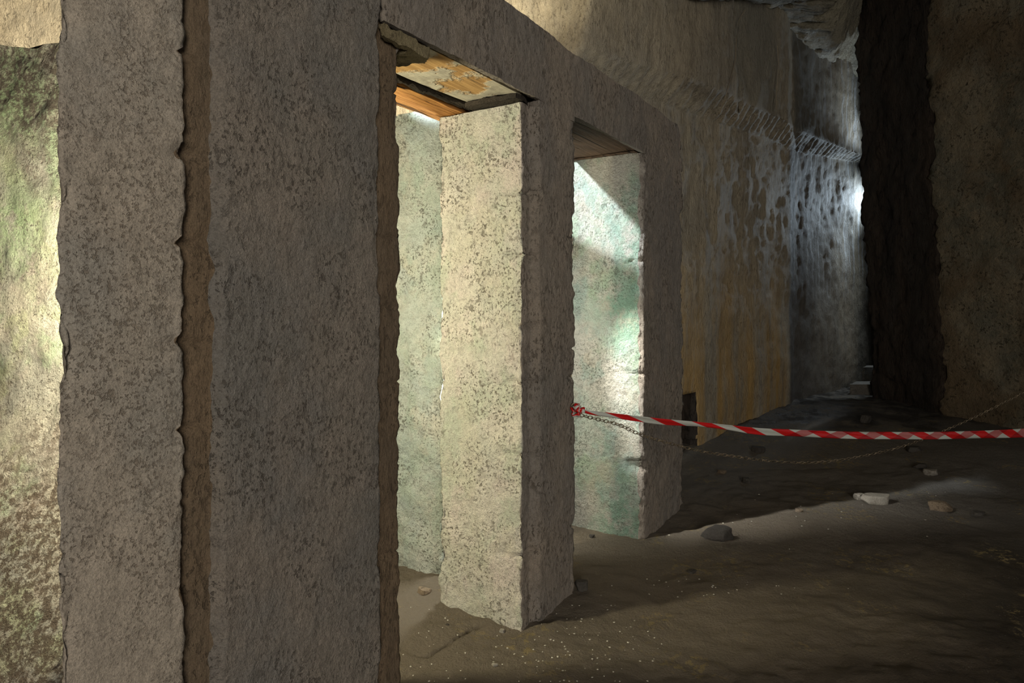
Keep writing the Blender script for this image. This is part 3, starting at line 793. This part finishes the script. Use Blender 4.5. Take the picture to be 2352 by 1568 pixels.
# crumpled knot
V, F, UV = [], [], []
kc = np.array([0.326, 3.332, 0.972]); rnd = np.random.RandomState(4)
for q in range(7):
    ax = rnd.normal(size=3); ax /= np.linalg.norm(ax); e1 = np.cross(ax, [0, 0, 1.0]); e1 /= np.linalg.norm(e1); e2 = np.cross(ax, e1)
    r0 = 0.010 + 0.013 * rnd.rand(); c0 = kc + 0.012 * rnd.normal(size=3) * np.array([0.8, 0.5, 1]); b = len(V); n_ = 22
    for i in range(n_):
        a = 2 * math.pi * i / n_
        p = c0 + r0 * (1 + 0.3 * math.sin(3 * a + q)) * (math.cos(a) * e1 + math.sin(a) * e2)
        for j in range(3):
            V.append(p + ax * (j - 1) * 0.011 * (1 + 0.4 * math.sin(2 * a + q))); UV.append((0.3 * q + a * 0.02, j / 2))
    for i in range(n_ - 1):
        for j in range(2): F.append((b + i * 3 + j, b + (i + 1) * 3 + j, b + (i + 1) * 3 + j + 1, b + i * 3 + j + 1))
o = mesh_obj('knot', V, F, M['tape'], parent=bt, base=kc); add_uv(o, UV)
md = o.modifiers.new('thickness', 'SOLIDIFY'); md.thickness = 0.0008

def tube(path, r, seg=8, closed=False):
    P = np.array(path, float); n_ = len(P); V, F = [], []
    up = np.array([0.3, 0.2, 1.0])
    for i in range(n_):
        a = P[(i + 1) % n_] if (closed or i < n_ - 1) else P[i]; b = P[i - 1] if (closed or i > 0) else P[i]
        t = a - b; t /= max(1e-9, np.linalg.norm(t)); e1 = np.cross(t, up); e1 /= max(1e-9, np.linalg.norm(e1)); e2 = np.cross(t, e1)
        rr_ = r[i] if hasattr(r, '__len__') else r
        for j in range(seg):
            an = 2 * math.pi * j / seg; V.append(P[i] + rr_ * (math.cos(an) * e1 + math.sin(an) * e2))
    for i in range(n_ if closed else n_ - 1):
        i2 = (i + 1) % n_
        for j in range(seg): F.append((i * seg + j, i * seg + (j + 1) % seg, i2 * seg + (j + 1) % seg, i2 * seg + j))
    return V, F
ctab = [(1330, 952), (1370, 962), (1420, 975), (1480, 1001), (1540, 1019), (1610, 1037), (1700, 1052), (1780, 1062), (1860, 1066), (1940, 1060), (2020, 1045),
        (2100, 1024), (2180, 993), (2260, 957), (2330, 922), (2400, 885), (2500, 825), (2600, 762), (2700, 690)]
sx_, (yy,) = interp(ctab, 900)
C3 = np.array([onplane(a, b) for a, b in zip(sx_, yy)]); C3 = C3[C3[:, 0] < 5.97]
C3 -= nrm2 * (0.05 * np.clip((C3[:, 0] - 0.40) / 0.4, 0, 1) - 0.006)[:, None]
L = np.concatenate([[0], np.cumsum(np.linalg.norm(np.diff(C3, axis=0), axis=1))])
pitch = 0.0255; nl = int(L[-1] / pitch)
V, F = [], []
for q in range(nl):
    l0 = (q + 0.5) * pitch
    c = np.array([np.interp(l0, L, C3[:, a]) for a in range(3)]); c2 = np.array([np.interp(l0 + 0.01, L, C3[:, a]) for a in range(3)])
    t = c2 - c; t /= np.linalg.norm(t); e = np.cross(t, [0, 0, 1.0]); e /= np.linalg.norm(e); f = np.cross(e, t)
    sd = (f * 0.95 + e * 0.3) if q % 2 == 0 else (e * 0.85 + f * 0.5)
    sd = sd / np.linalg.norm(sd)
    ring = []
    for i in range(12):
        a = 2 * math.pi * i / 12; ring.append(c + t * 0.0165 * math.cos(a) * (1 if abs(math.cos(a)) < .7 else 1.0) + sd * 0.0085 * math.sin(a))
    v, f_ = tube(ring, 0.0021, 5, True); b = len(V); V += v; F += [tuple(x + b for x in g) for g in f_]
o = mesh_obj('hanging_chain', V, F, M['chain'], base=C3[0])
tag(o, 'rusty thin chain sagging below the red and white tape', 'chain')
v, f_ = tube([kc + np.array([-0.006 + 0.020 * math.cos(a), 0.0, 0.006 + 0.020 * math.sin(a)]) for a in np.linspace(0, 2 * math.pi, 20, endpoint=False)], 0.0035, 6, True)
o = mesh_obj('iron_ring', v, f_, M['chain']); tag(o, 'small iron ring in the middle pillar that holds tape and chain', 'ring')

# hanging roots on the overhanging rock
def onupper(px, py, off=0.05):
    k = (px - 1176) / 1500; ax, ay = 2.077 + 0.707 * off, 6.523 - 0.707 * off
    t = (k * ay - ax) / (1 - k); return np.array([ax + t, ay + t, 1.5 + (700 - py) / 1500 * (ay + t)])
M['root'] = tuff('pale_root', (0.42, 0.34, 0.22), (0.34, 0.27, 0.18), (0.2, 0.15, 0.1), pits=0.2, bump=0.2)
for tabr, lab in (([(1712, 22), (1697, 45), (1693, 90), (1688, 140), (1672, 200), (1662, 240), (1652, 262)], 'long pale root hanging down the overhanging rock'),
                  ([(1785, 105), (1788, 150), (1786, 200), (1782, 250)], 'shorter thin pale root right of the long root on the overhanging rock')):
    v, f_ = tube([onupper(a + 1.5 * math.sin(i * 2.2), b) for i, (a, b) in enumerate(tabr)], 0.0035, 6)
    o = mesh_obj('hanging_root', v, f_, M['root']); tag(o, lab, 'root')
